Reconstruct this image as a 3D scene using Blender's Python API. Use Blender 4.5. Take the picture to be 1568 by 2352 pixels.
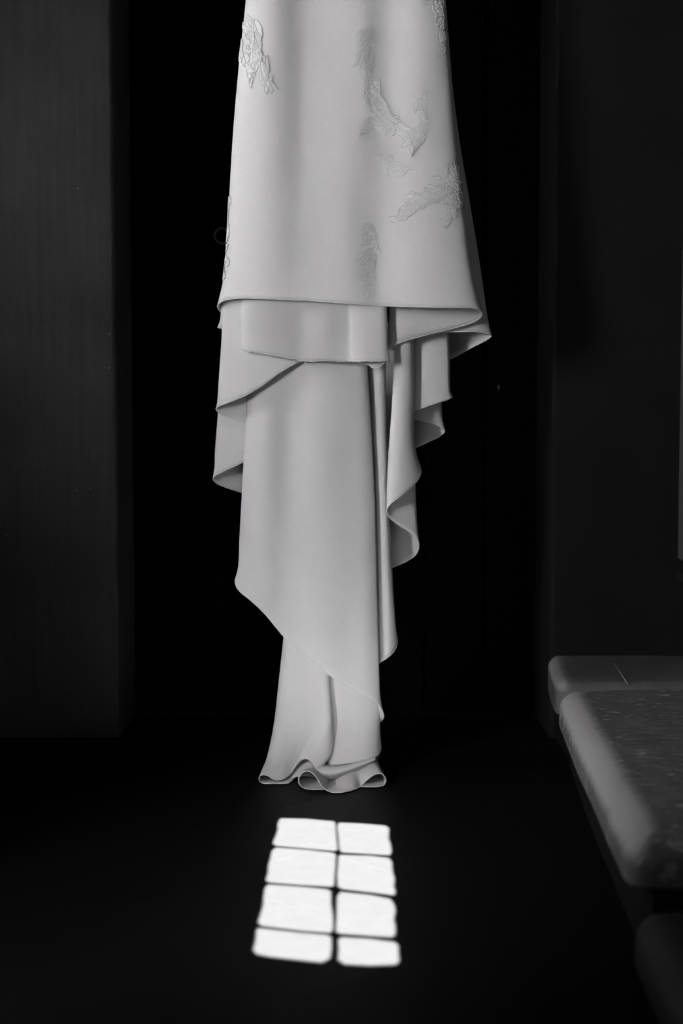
import bpy, bmesh, math, random
import numpy as np
from mathutils import Vector, Matrix, noise

random.seed(7)
for o in list(bpy.data.objects):
    bpy.data.objects.remove(o, do_unlink=True)
scene = bpy.context.scene
COL = scene.collection

# ------------------------------------------------------------------ camera
F_PX = 3500.0                      # focal length in pixels of the 1568 x 2352 frame
CX, CY = 784.0, 1176.0
PITCH = math.atan(260.0 / F_PX)    # looks a little downwards
CAM_H = 1.0
cam_data = bpy.data.cameras.new('camera')
cam = bpy.data.objects.new('camera', cam_data)
COL.objects.link(cam)
cam.location = (0, 0, CAM_H)
cam.rotation_euler = (math.pi / 2 - PITCH, 0, 0)
cam_data.sensor_fit = 'VERTICAL'
cam_data.sensor_height = 36.0
cam_data.lens = F_PX / 2352.0 * 36.0
cam_data.clip_start = 0.05
cam_data.dof.use_dof = True
cam_data.dof.focus_distance = 3.9
cam_data.dof.aperture_fstop = 2.0
scene.camera = cam

# ------------------------------------------------------------------ world, sun, daylight, exposure
world = bpy.data.worlds.new('world')
scene.world = world
world.use_nodes = True
wbg = world.node_tree.nodes['Background']
wbg.inputs['Color'].default_value = (0.8, 0.8, 0.8, 1)
wbg.inputs['Strength'].default_value = 1.0

SUN_EL = math.radians(28.0)
SUN_AZ = 41.0 / F_PX               # x drift per metre of y
sun_dir = Vector((SUN_AZ, 1.0, 0)).normalized() * math.cos(SUN_EL) + Vector((0, 0, -math.sin(SUN_EL)))
SUN_E = 915.0
sd = bpy.data.lights.new('sun', 'SUN')
sd.energy = SUN_E
sd.angle = math.radians(0.10)
sun = bpy.data.objects.new('sun', sd)
COL.objects.link(sun)
sun.rotation_euler = sun_dir.to_track_quat('-Z', 'Y').to_euler()
sun.location = (0, -3, 4)

# daylight entering by the tall window in the left-hand side wall
WIN_Y0, WIN_Y1, WIN_Z0, WIN_Z1, SIDE_X = 2.85, 3.65, 1.55, 2.20, -2.0
REVEAL = 0.65
KEY_W = 58.0
ad = bpy.data.lights.new('window_daylight', 'AREA')
ad.shape = 'RECTANGLE'
ad.size = WIN_Y1 - WIN_Y0
ad.size_y = WIN_Z1 - WIN_Z0
ad.energy = KEY_W
key = bpy.data.objects.new('window_daylight', ad)
COL.objects.link(key)
key.location = (SIDE_X - REVEAL - 0.02, (WIN_Y0 + WIN_Y1) / 2, (WIN_Z0 + WIN_Z1) / 2)
key.rotation_euler = Vector((1, 0, 0)).to_track_quat('-Z', 'Z').to_euler()

REAR_Y = -1.9
U_DIR = Vector((math.cos(math.radians(13.5)), -math.sin(math.radians(13.5)), 0))   # the rear wall stands askew
W_ORG = Vector((0, REAR_Y, 0))
W_NRM = Vector((U_DIR.y, -U_DIR.x, 0))          # horizontal normal of the rear wall, pointing outdoors

# main daylight: large window further back in the same side wall, behind the camera's left shoulder
BAY_Y0, BAY_Y1, BAY_Z0, BAY_Z1, BAY_D = 0.15, 1.15, 0.8, 2.5, 0.18
FRONT_W = 310.0
fd = bpy.data.lights.new('bay_daylight', 'AREA')
fd.shape = 'RECTANGLE'
fd.size = BAY_Y1 - BAY_Y0
fd.size_y = BAY_Z1 - BAY_Z0
fd.energy = FRONT_W
front = bpy.data.objects.new('bay_daylight', fd)
COL.objects.link(front)
front.location = (SIDE_X - BAY_D, (BAY_Y0 + BAY_Y1) / 2, (BAY_Z0 + BAY_Z1) / 2)
front.rotation_euler = Vector((1, 0, 0)).to_track_quat('-Z', 'Z').to_euler()

vs = scene.view_settings
vs.view_transform = 'Standard'
vs.look = 'None'
vs.exposure = 0.0
vs.gamma = 1.0
vs.use_curve_mapping = False

# ------------------------------------------------------------------ helpers
def ray(px, py):
    a, b = (px - CX) / F_PX, -(py - CY) / F_PX
    cp, sp = math.cos(PITCH), math.sin(PITCH)
    return Vector((a, cp + b * sp, -sp + b * cp))

def at_depth(px, py, Y):
    d = ray(px, py)
    return Vector((0, 0, CAM_H)) + d * (Y / d.y)

def at_height(px, py, z=0.0):
    d = ray(px, py)
    return Vector((0, 0, CAM_H)) + d * ((z - CAM_H) / d.z)

def floor_depth(py):
    return at_height(784, py, 0.0).y

def mesh_obj(name, verts, faces, mat, parent=None, smooth=True):
    me = bpy.data.meshes.new(name)
    me.from_pydata([tuple(v) for v in verts], [], faces)
    me.validate()
    if smooth:
        me.polygons.foreach_set('use_smooth', [True] * len(me.polygons))
    if mat:
        me.materials.append(mat)
    o = bpy.data.objects.new(name, me)
    COL.objects.link(o)
    if parent is not None:
        o.parent = parent
    return o

def bm_obj(name, bm, mat, parent=None, smooth=False):
    me = bpy.data.meshes.new(name)
    bmesh.ops.recalc_face_normals(bm, faces=bm.faces)
    bm.to_mesh(me)
    bm.free()
    if smooth:
        me.polygons.foreach_set('use_smooth', [True] * len(me.polygons))
    if mat:
        me.materials.append(mat)
    o = bpy.data.objects.new(name, me)
    COL.objects.link(o)
    if parent is not None:
        o.parent = parent
    return o

def add_box(bm, a, b):
    x0, y0, z0 = a
    x1, y1, z1 = b
    v = [bm.verts.new(p) for p in ((x0, y0, z0), (x1, y0, z0), (x1, y1, z0), (x0, y1, z0),
                                   (x0, y0, z1), (x1, y0, z1), (x1, y1, z1), (x0, y1, z1))]
    for f in ((0, 3, 2, 1), (4, 5, 6, 7), (0, 1, 5, 4), (1, 2, 6, 5), (2, 3, 7, 6), (3, 0, 4, 7)):
        bm.faces.new([v[i] for i in f])

def box_obj(name, boxes, mat, parent=None, bevel=0.0):
    bm = bmesh.new()
    for a, b in boxes:
        add_box(bm, a, b)
    if bevel:
        bmesh.ops.bevel(bm, geom=list(bm.edges), offset=bevel, segments=2, affect='EDGES', profile=0.5)
    return bm_obj(name, bm, mat, parent)

def empty(name, loc, label=None, cat=None):
    o = bpy.data.objects.new(name, None)
    COL.objects.link(o)
    o.location = loc
    o.empty_display_size = 0.1
    if label:
        o['label'] = label
    if cat:
        o['category'] = cat
    return o

def tag(o, label, cat):
    o['label'] = label
    o['category'] = cat
    return o

def structure(o, label=None, cat=None):
    o['kind'] = 'structure'
    if label:
        o['label'] = label
    if cat:
        o['category'] = cat
    return o

# ------------------------------------------------------------------ materials
def new_mat(name):
    m = bpy.data.materials.new(name)
    m.use_nodes = True
    nt = m.node_tree
    return m, nt, nt.nodes['Principled BSDF']

def node(nt, kind, **kw):
    n = nt.nodes.new(kind)
    for k, v in kw.items():
        setattr(n, k, v)
    return n

def coords(nt, scale=(1, 1, 1)):
    tc = node(nt, 'ShaderNodeTexCoord')
    mp = node(nt, 'ShaderNodeMapping')
    mp.inputs['Scale'].default_value = scale
    nt.links.new(tc.outputs['Object'], mp.inputs['Vector'])
    return mp.outputs['Vector']

def noise_tex(nt, vec, scale, detail=4.0, rough=0.55):
    n = node(nt, 'ShaderNodeTexNoise')
    n.inputs['Scale'].default_value = scale
    n.inputs['Detail'].default_value = detail
    n.inputs['Roughness'].default_value = rough
    nt.links.new(vec, n.inputs['Vector'])
    return n.outputs['Fac']

def ramp(nt, fac, stops):
    r = node(nt, 'ShaderNodeValToRGB')
    els = r.color_ramp.elements
    while len(els) < len(stops):
        els.new(0.5)
    for e, (p, c) in zip(els, stops):
        e.position = p
        e.color = (c, c, c, 1)
    nt.links.new(fac, r.inputs['Fac'])
    return r.outputs['Color']

def mix(nt, a, b, fac, mode='MIX'):
    n = node(nt, 'ShaderNodeMix', data_type='RGBA', blend_type=mode)
    for sock, val in (('A', a), ('B', b)):
        s = [i for i in n.inputs if i.name == sock and i.type == 'RGBA'][0]
        if isinstance(val, (int, float)):
            s.default_value = (val, val, val, 1)
        else:
            nt.links.new(val, s)
    if isinstance(fac, (int, float)):
        n.inputs[0].default_value = fac
    else:
        nt.links.new(fac, n.inputs[0])
    return [o for o in n.outputs if o.type == 'RGBA'][0]

def bump(nt, bsdf, height, strength, dist):
    b = node(nt, 'ShaderNodeBump')
    b.inputs['Strength'].default_value = strength
    b.inputs['Distance'].default_value = dist
    nt.links.new(height, b.inputs['Height'])
    nt.links.new(b.outputs['Normal'], bsdf.inputs['Normal'])

def fabric(name, base, var=0.10, transl=0.12):
    m, nt, b = new_mat(name)
    v = coords(nt)
    fine = noise_tex(nt, v, 900.0, 2.0, 0.6)
    col = ramp(nt, fine, [(0.25, base - var), (0.75, base + var)])
    nt.links.new(col, b.inputs['Base Color'])
    b.inputs['Roughness'].default_value = 0.75
    b.inputs['Specular IOR Level'].default_value = 0.25
    b.inputs['Sheen Weight'].default_value = 0.08
    bump(nt, b, fine, 0.25, 0.0006)
    tr = node(nt, 'ShaderNodeBsdfTranslucent')
    tr.inputs['Color'].default_value = (base, base, base, 1)
    ms = node(nt, 'ShaderNodeMixShader')
    ms.inputs['Fac'].default_value = transl
    out = nt.nodes['Material Output']
    nt.links.new(b.outputs['BSDF'], ms.inputs[1])
    nt.links.new(tr.outputs['BSDF'], ms.inputs[2])
    nt.links.new(ms.outputs['Shader'], out.inputs['Surface'])
    return m

M_CREPE = fabric('white_crepe', 0.80)
M_LINING = fabric('white_lining', 0.76, 0.04, 0.16)
M_HEM = fabric('hem_tape', 0.86, 0.02, 0.05)
M_LACE = fabric('embroidery', 0.84, 0.03, 0.05)

def plaster(name, lo, hi, speck=True, streak=1.0):
    m, nt, b = new_mat(name)
    v = coords(nt)
    big = noise_tex(nt, v, 3.0, 5.0)
    vs_ = coords(nt, (60, 60, 2.2))
    st = noise_tex(nt, vs_, 1.0, 3.0)
    col = ramp(nt, big, [(0.3, lo), (0.7, hi)])
    stc = ramp(nt, st, [(0.25, 1.0 - 0.22 * streak), (0.75, 1.0)])
    col = mix(nt, col, stc, 1.0, 'MULTIPLY')
    grain = noise_tex(nt, v, 420.0, 2.0)
    gr = ramp(nt, grain, [(0.25, 0.72), (0.75, 1.0)])
    col = mix(nt, col, gr, 1.0, 'MULTIPLY')
    if speck:
        # sparse flecks of pale paint
        vo = node(nt, 'ShaderNodeTexVoronoi')
        vo.inputs['Scale'].default_value = 16.0
        nt.links.new(v, vo.inputs['Vector'])
        sp = ramp(nt, vo.outputs['Distance'], [(0.035, 1.0), (0.055, 0.0)])
        gate = ramp(nt, noise_tex(nt, v, 7.0, 1.0), [(0.56, 0.0), (0.60, 1.0)])
        f = mix(nt, sp, gate, 1.0, 'MULTIPLY')
        col = mix(nt, col, min(1.0, hi * 2.6), f)
    nt.links.new(col, b.inputs['Base Color'])
    b.inputs['Roughness'].default_value = 0.85
    b.inputs['Specular IOR Level'].default_value = 0.2
    bump(nt, b, grain, 0.35, 0.002)
    return m

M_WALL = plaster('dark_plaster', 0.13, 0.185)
M_WALL_R = plaster('dark_plaster_shaded', 0.006, 0.011, speck=False)  # plaster colour darkened to stand for the shade on the right wall
M_ROOM = plaster('room_plaster', 0.05, 0.08, speck=False)
M_PALE = plaster('pale_plaster', 0.10, 0.14, speck=False)

def plain(name, c, rough=0.6, spec=0.4, metal=0.0, nscale=40.0, var=0.3, bmp=0.2):
    m, nt, b = new_mat(name)
    v = coords(nt)
    n = noise_tex(nt, v, nscale, 4.0)
    col = ramp(nt, n, [(0.3, c * (1 - var)), (0.7, c * (1 + var))])
    nt.links.new(col, b.inputs['Base Color'])
    b.inputs['Roughness'].default_value = rough
    b.inputs['Specular IOR Level'].default_value = spec
    b.inputs['Metallic'].default_value = metal
    bump(nt, b, n, bmp, 0.002)
    return m

M_STRAW = plain('pale_straw', 0.5, 0.6, 0.3)
M_WOOD = plain('black_stained_wood', 0.003, 0.8, 0.02, nscale=25.0)
M_IRON = plain('dark_iron', 0.35, 0.3, 0.5, 0.8, 90.0)
M_FRAME = plain('window_wood', 0.05, 0.6, 0.3)
M_GROUT = plain('floor_bed', 0.004, 0.9, 0.05)
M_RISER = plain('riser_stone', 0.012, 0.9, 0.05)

def tile_mat():
    m, nt, b = new_mat('black_floor_tile')
    v = coords(nt)
    n = noise_tex(nt, v, 22.0, 5.0)
    col = ramp(nt, n, [(0.3, 0.0059), (0.7, 0.0065)])
    # a few pale scuffs
    vs_ = coords(nt, (9, 30, 9))
    sc = ramp(nt, noise_tex(nt, vs_, 1.6, 6.0, 0.7), [(0.735, 0.0), (0.76, 1.0)])
    col = mix(nt, col, 0.02, sc)
    nt.links.new(col, b.inputs['Base Color'])
    b.inputs['Roughness'].default_value = 0.55
    b.inputs['Specular IOR Level'].default_value = 0.03
    bump(nt, b, n, 0.15, 0.002)
    return m
M_TILE = tile_mat()

def stone_mat(name, lo, hi, scratches, worn):
    m, nt, b = new_mat(name)
    v = coords(nt)
    n = noise_tex(nt, v, 9.0, 6.0)
    col = ramp(nt, n, [(0.3, lo), (0.7, hi)])
    fine = noise_tex(nt, v, 260.0, 3.0)
    col = mix(nt, col, ramp(nt, fine, [(0.25, 0.7), (0.75, 1.0)]), 1.0, 'MULTIPLY')
    if scratches:
        v2 = coords(nt, (14, 75, 14))
        s = ramp(nt, noise_tex(nt, v2, 1.5, 5.0, 0.65), [(0.56, 0.0), (0.68, 1.0)])
        v3 = coords(nt, (24, 40, 20))
        s2 = ramp(nt, noise_tex(nt, v3, 1.0, 3.0, 0.6), [(0.62, 0.0), (0.71, 1.0)])
        col = mix(nt, col, min(1.0, hi * 2.4), s)
        col = mix(nt, col, min(1.0, hi * 2.8), s2)
    # paler rolled edge: some wear, plus light from the left painted in
    at = node(nt, 'ShaderNodeAttribute', attribute_name='wear_light')
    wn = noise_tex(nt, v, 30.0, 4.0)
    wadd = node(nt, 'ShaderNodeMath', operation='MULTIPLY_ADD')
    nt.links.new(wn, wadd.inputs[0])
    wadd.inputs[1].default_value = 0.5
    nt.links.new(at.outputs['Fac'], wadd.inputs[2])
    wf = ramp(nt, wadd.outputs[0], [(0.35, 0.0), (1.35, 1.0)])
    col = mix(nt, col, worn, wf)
    nt.links.new(col, b.inputs['Base Color'])
    b.inputs['Roughness'].default_value = 0.7
    b.inputs['Specular IOR Level'].default_value = 0.3
    bump(nt, b, n, 0.5, 0.006)
    return m
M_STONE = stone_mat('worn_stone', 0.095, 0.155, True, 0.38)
M_STONE_SHADE = stone_mat('shade_stone', 0.008, 0.012, False, 0.02)  # near-black colour stands for the shade over the nearest slab
M_STONE2 = stone_mat('smooth_stone', 0.10, 0.15, False, 0.30)

# ------------------------------------------------------------------ room shell
WALL_Y = 4.45                      # face of the wall that holds the doorway
DOOR_Y = 4.80                      # door leaf, set back in the reveal
XL = at_depth(267, 1000, WALL_Y).x
XR = at_depth(1268, 1000, WALL_Y).x
ROOM_H = 3.3
RX0, RX1 = SIDE_X, 1.75

# floor: dark bed with square tiles laid on the diagonal
floor = structure(box_obj('floor', [((RX0 - REVEAL, REAR_Y - 0.6, -0.12), (RX1 + 0.2, DOOR_Y + 0.3, -0.004))], M_GROUT),
                  'black floor of square tiles laid diagonally', 'floor')
T = 0.30
apex = at_height(728, 1836, 0)
bm = bmesh.new()
g = 0.0003
add_box(bm, (-T / 2 + g, -T / 2 + g, -0.004), (T / 2 - g, T / 2 - g, 0.0))
tile_edges = [e for e in bm.edges if all(v.co.z > -0.001 for v in e.verts)]
tile_me = bpy.data.meshes.new('floor_tile')
bmesh.ops.recalc_face_normals(bm, faces=bm.faces)
bm.to_mesh(tile_me)
bm.free()
tile_me.materials.append(M_TILE)
q = T / math.sqrt(2)
for i in range(-14, 15):
    for j in range(-14, 15):
        x = apex.x + (i - j) * q
        y = apex.y - q + (i + j) * q
        if not (-1.9 < x < 1.65 and 1.3 < y < 4.75):
            continue
        o = bpy.data.objects.new('floor_tile', tile_me)
        COL.objects.link(o)
        o.parent = floor
        o.location = (x, y, random.uniform(-0.0004, 0.0))
        o.rotation_euler = (random.uniform(-1, 1) * 0.0004, random.uniform(-1, 1) * 0.0004, math.pi / 4)

structure(box_obj('ceiling', [((RX0 - REVEAL, REAR_Y - 0.6, ROOM_H), (RX1 + 0.2, DOOR_Y + 0.3, ROOM_H + 0.2))], M_ROOM),
          'plaster ceiling of the dark room', 'ceiling')

# wall with the doorway: left pier, right pier, lintel
def jittered_wall(name, x0, x1, z0, z1, y, mat, thick, label, edge_side):
    """Plaster face with a slightly uneven, rounded arris along the doorway edge."""
    nx, nz = 26, 60
    verts, faces = [], []
    cols = []
    us = np.linspace(0, 1, nx)
    prof = []
    for u in us:
        x = x0 + (x1 - x0) * u
        prof.append((x, y))
    r = 0.012
    ex = x1 if edge_side > 0 else x0
    arc = [(ex - edge_side * r * (1 - math.sin(a)), y + r * (1 - math.cos(a))) for a in np.linspace(0, math.pi / 2, 6)]
    ret = [(ex, y + t) for t in (0.05, 0.15, thick)]
    if edge_side > 0:
        path = [p for p in prof if p[0] < ex - r - 1e-4] + arc + ret
    else:
        path = [p for p in prof if p[0] > ex + r + 1e-4][::-1] + arc + ret
    zs = np.linspace(z0, z1, nz)
    for k, z in enumerate(zs):
        for (x, yy) in path:
            dn = noise.noise(Vector((x * 3, yy * 3, z * 2.2))) * 0.004 + noise.noise(Vector((x * 14, yy * 9, z * 9))) * 0.0012
            dx = noise.noise(Vector((5.1, yy * 6, z * 7))) * 0.0025
            near = max(0.0, 1 - abs(x - ex) / 0.05)
            verts.append((x + dx * near, yy + dn * (1 if yy < y + 0.04 else 0), z))
    n = len(path)
    for k in range(nz - 1):
        for i in range(n - 1):
            f = (k * n + i, k * n + i + 1, (k + 1) * n + i + 1, (k + 1) * n + i)
            faces.append(f if edge_side > 0 else f[::-1])
    o = mesh_obj(name, verts, faces, mat)
    # solid core behind the plaster skin so that the pier has its full thickness
    core = bmesh.new()
    a, b = min(x0, x1), max(x0, x1)
    if edge_side > 0:
        b -= 0.006
    else:
        a += 0.006
    add_box(core, (a, y + 0.014, z0), (b, y + thick, z1))
    me = o.data
    tmp = bmesh.new()
    tmp.from_mesh(me)
    cm = bpy.data.meshes.new('tmp')
    core.to_mesh(cm)
    core.free()
    tmp.from_mesh(cm)
    tmp.to_mesh(me)
    tmp.free()
    bpy.data.meshes.remove(cm)
    return structure(o, label, 'wall')

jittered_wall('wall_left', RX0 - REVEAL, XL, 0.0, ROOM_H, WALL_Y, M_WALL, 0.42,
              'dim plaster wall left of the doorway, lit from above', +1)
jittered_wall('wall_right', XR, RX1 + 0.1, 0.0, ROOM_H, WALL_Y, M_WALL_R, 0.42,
              'shade-darkened plaster wall right of the doorway above the stone ledge', -1)
structure(box_obj('trim_1', [((XL - 0.02, WALL_Y + 0.02, 2.45), (XR + 0.02, WALL_Y + 0.42, ROOM_H))], M_WALL_R),
          'plaster lintel over the doorway', 'lintel')

# side and rear walls of the room (outside the picture; they hold the windows that light it)
sx = SIDE_X
structure(box_obj('wall_side', [
    ((sx - REVEAL, REAR_Y - 0.6, 0), (sx, BAY_Y0, ROOM_H)),
    ((sx - REVEAL, BAY_Y1, 0), (sx, WIN_Y0, ROOM_H)),
    ((sx - REVEAL, BAY_Y0, 0), (sx, BAY_Y1, BAY_Z0)),
    ((sx - REVEAL, BAY_Y0, BAY_Z1), (sx, BAY_Y1, ROOM_H)),
    ((sx - REVEAL, WIN_Y1, 0), (sx, WALL_Y, ROOM_H)),
    ((sx - REVEAL, WIN_Y0, 0), (sx, WIN_Y1, WIN_Z0)),
    ((sx - REVEAL, WIN_Y0, WIN_Z1), (sx, WIN_Y1, ROOM_H))], M_ROOM),
    'thick plaster side wall with two window openings', 'wall')
structure(box_obj('wall_far_right', [((RX1, REAR_Y - 0.6, 0), (RX1 + 0.2, WALL_Y, ROOM_H))], M_ROOM),
          'plaster side wall to the right of the ledge', 'wall')

structure(box_obj('blocker_partition', [((SIDE_X, 2.30, 0), (-1.27, 2.45, ROOM_H))], M_ROOM),  # added light blocker out of view, cuts bay daylight
          'unseen partition added to keep bay daylight off the left wall', 'wall')

structure(box_obj('blocker_low', [((-1.10, 1.05, 0), (-0.76, 1.66, 1.16))], M_WALL_R),  # added out of view to throw shade on the ledge's near end
          'unseen low block added to shade the near end of the ledge', 'wall')

# casement in the side window
w2 = structure(empty('window_2', (sx - 0.3, (WIN_Y0 + WIN_Y1) / 2, WIN_Z0)), 'tall side window with wooden bars', 'window')
def rel(parent, a, b):
    l = parent.location
    return ((a[0] - l.x, a[1] - l.y, a[2] - l.z), (b[0] - l.x, b[1] - l.y, b[2] - l.z))
fr = 0.04
box_obj('window_frame', [rel(w2, (sx - 0.33, WIN_Y0, WIN_Z0), (sx - 0.27, WIN_Y0 + fr, WIN_Z1)),
                         rel(w2, (sx - 0.33, WIN_Y1 - fr, WIN_Z0), (sx - 0.27, WIN_Y1, WIN_Z1)),
                         rel(w2, (sx - 0.33, WIN_Y0, WIN_Z0), (sx - 0.27, WIN_Y1, WIN_Z0 + fr)),
                         rel(w2, (sx - 0.33, WIN_Y0, WIN_Z1 - fr), (sx - 0.27, WIN_Y1, WIN_Z1))], M_FRAME, w2)
ym = (WIN_Y0 + WIN_Y1) / 2
box_obj('glazing_bar', [rel(w2, (sx - 0.315, ym - 0.012, WIN_Z0), (sx - 0.285, ym + 0.012, WIN_Z1))], M_FRAME, w2)

# ---- rear wall with the small sunlit window: eight panes whose light falls on the floor
# corners of the light patch on the floor, taken from the photograph
def fl(px, py):
    return at_height(px, py, 0.0)
def back_project(p):
    """Point on the rear wall whose sun ray lands on floor point p, as (u, z) wall coordinates."""
    t = (W_ORG - p).dot(W_NRM) / sun_dir.dot(W_NRM)
    h = p + sun_dir * t
    return ((h - W_ORG).dot(U_DIR), h.z)

panes_px = [
    # left column, far to near: outline points in the floor picture
    [(645, 1879), (700, 1880), (766, 1886), (770, 1891), (772, 1920), (775, 1951), (768, 1955), (700, 1949), (633, 1943), (626, 1937), (633, 1920), (638, 1905), (637, 1894), (641, 1884)],
    [(634, 1946), (700, 1951), (765, 1958), (771, 1963), (770, 1990), (768, 2010), (767, 2033), (760, 2037), (690, 2033), (617, 2027), (610, 2022), (615, 2005), (616, 1988), (621, 1970), (624, 1955)],
    [(616, 2031), (690, 2036), (752, 2042), (760, 2047), (760, 2075), (764, 2100), (765, 2132), (758, 2143), (690, 2138), (600, 2127), (592, 2119), (598, 2100), (604, 2080), (605, 2060), (608, 2040)],
    [(594, 2131), (690, 2142), (752, 2147), (761, 2153), (761, 2180), (757, 2202), (738, 2211), (690, 2206), (620, 2198), (589, 2192), (581, 2182), (586, 2165), (588, 2150), (588, 2138)],
    # right column
    [(778, 1889), (830, 1891), (886, 1896), (893, 1902), (892, 1925), (897, 1940), (899, 1955), (894, 1965), (850, 1962), (784, 1958), (779, 1950), (777, 1925), (774, 1900)],
    [(782, 1963), (850, 1965), (893, 1970), (900, 1980), (901, 2000), (906, 2018), (904, 2035), (908, 2048), (904, 2057), (850, 2050), (784, 2042), (775, 2036), (774, 2010), (776, 1985), (777, 1968)],
    [(782, 2048), (850, 2055), (896, 2064), (904, 2075), (908, 2090), (904, 2110), (908, 2130), (907, 2147), (900, 2153), (850, 2150), (780, 2145), (771, 2140), (773, 2100), (774, 2060)],
    [(784, 2152), (850, 2156), (905, 2163), (914, 2170), (915, 2195), (917, 2206), (908, 2216), (850, 2218), (790, 2215), (776, 2205), (778, 2180), (776, 2160)],
]
panes_uz = [[back_project(fl(*p)) for p in pane] for pane in panes_px]
allu = [u for pane in panes_uz for u, z in pane]
allz = [z for pane in panes_uz for u, z in pane]
wu0, wu1, wz0, wz1 = min(allu) - 0.05, max(allu) + 0.05, min(allz) - 0.05, max(allz) + 0.05
def wall_pt(u, z, n=0.0):
    return W_ORG + U_DIR * u + Vector((0, 0, z)) + W_NRM * n
def wall_slab(name, rects, n0, n1, mat):
    bm = bmesh.new()
    for (u0, z0, u1, z1) in rects:
        v = [bm.verts.new(wall_pt(u, z, n)) for n in (n0, n1) for (u, z) in ((u0, z0), (u1, z0), (u1, z1), (u0, z1))]
        for f in ((0, 1, 2, 3), (7, 6, 5, 4), (0, 4, 5, 1), (1, 5, 6, 2), (2, 6, 7, 3), (3, 7, 4, 0)):
            bm.faces.new([v[i] for i in f])
    return bm_obj(name, bm, mat)
structure(wall_slab('wall_rear', [(-3.2, 0, wu0, ROOM_H), (wu1, 0, 3.0, ROOM_H), (wu0, 0, wu1, wz0), (wu0, wz1, wu1, ROOM_H)],
                    -0.06, 0.02, M_ROOM), 'plaster rear wall holding a small eight pane window', 'wall')
# the iron lattice between the panes, cut out of one plate
cu = bpy.data.curves.new('lattice', 'CURVE')
cu.dimensions = '2D'
cu.fill_mode = 'BOTH'
cu.extrude = 0.002
def add_poly(pts):
    s = cu.splines.new('POLY')
    s.points.add(len(pts) - 1)
    for p, (u, z) in zip(s.points, pts):
        p.co = (u, z, 0, 1)
    s.use_cyclic_u = True
add_poly([(wu0 - 0.02, wz0 - 0.02), (wu1 + 0.02, wz0 - 0.02), (wu1 + 0.02, wz1 + 0.02), (wu0 - 0.02, wz1 + 0.02)])
for pane in panes_uz:
    add_poly(pane)
tmpo = bpy.data.objects.new('tmp_lattice', cu)
COL.objects.link(tmpo)
dg = bpy.context.evaluated_depsgraph_get()
lme = bpy.data.meshes.new_from_object(tmpo.evaluated_get(dg))
bpy.data.objects.remove(tmpo, do_unlink=True)
lme.transform(Matrix(((U_DIR.x, 0, W_NRM.x, W_ORG.x), (U_DIR.y, 0, W_NRM.y, W_ORG.y), (0, 1, 0, 0), (0, 0, 0, 1))))
w1 = structure(empty('window_1', (0, 0, 0)), 'small window of eight panes in an uneven lattice', 'window')
lme.materials.clear()
lme.materials.append(M_FRAME)
lat = bpy.data.objects.new('lattice', lme)
COL.objects.link(lat)
lat.parent = w1

# ------------------------------------------------------------------ door in the reveal
door = structure(empty('door_1', ((XL + XR) / 2, DOOR_Y, 0.0)), 'black wooden plank door in shadow behind the dress', 'door')
box_obj('backing', [((XL - 0.05 - door.location.x, 0.036, 0.0), (XR + 0.05 - door.location.x, 0.06, 2.6))], M_WOOD, door)
npl = 7
dx0, dx1 = XL - 0.03, XR + 0.03
pw = (dx1 - dx0) / npl
plank_me = None
for i in range(npl):
    bm = bmesh.new()
    add_box(bm, (-pw / 2 + 0.002, 0, 0.002), (pw / 2 - 0.002, 0.04, 2.5))
    bmesh.ops.bevel(bm, geom=[e for e in bm.edges if abs(e.verts[0].co.z - e.verts[1].co.z) > 1], offset=0.005, segments=1, affect='EDGES')
    if plank_me is None:
        o = bm_obj('plank', bm, M_WOOD, door)
        plank_me = o.data
    else:
        bm.free()
        o = bpy.data.objects.new('plank', plank_me)
        COL.objects.link(o)
        o.parent = door
    o.location = (dx0 + pw * (i + 0.5) - door.location.x, 0, 0)
# iron ring handle, half hidden by the dress
rc = at_depth(510, 542, DOOR_Y - 0.035) - door.location
def torus_obj(name, center, R, r, axis_tilt, mat, parent):
    verts, faces = [], []
    n, m = 40, 10
    for i in range(n):
        a = 2 * math.pi * i / n
        for j in range(m):
            b = 2 * math.pi * j / m
            rr = R + r * math.cos(b)
            p = Vector((rr * math.cos(a), r * math.sin(b), rr * math.sin(a)))
            p = Matrix.Rotation(axis_tilt, 3, 'X') @ p
            verts.append(p + center)
    for i in range(n):
        for j in range(m):
            faces.append((i * m + j, ((i + 1) % n) * m + j, ((i + 1) % n) * m + (j + 1) % m, i * m + (j + 1) % m))
    return mesh_obj(name, verts, faces, mat, parent)
hd = torus_obj('ring_handle', rc, 0.024, 0.0035, -0.15, M_IRON, door)
hd['label'] = 'iron ring handle'
# iron stud
sc_ = at_depth(1145, 890, DOOR_Y - 0.004) - door.location
bm = bmesh.new()
bmesh.ops.create_uvsphere(bm, u_segments=10, v_segments=6, radius=0.006, matrix=Matrix.Translation(sc_) @ Matrix.Diagonal((0.45, 0.6, 1.3, 1)))
bm_obj('door_stud', bm, M_IRON, door, True)

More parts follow.
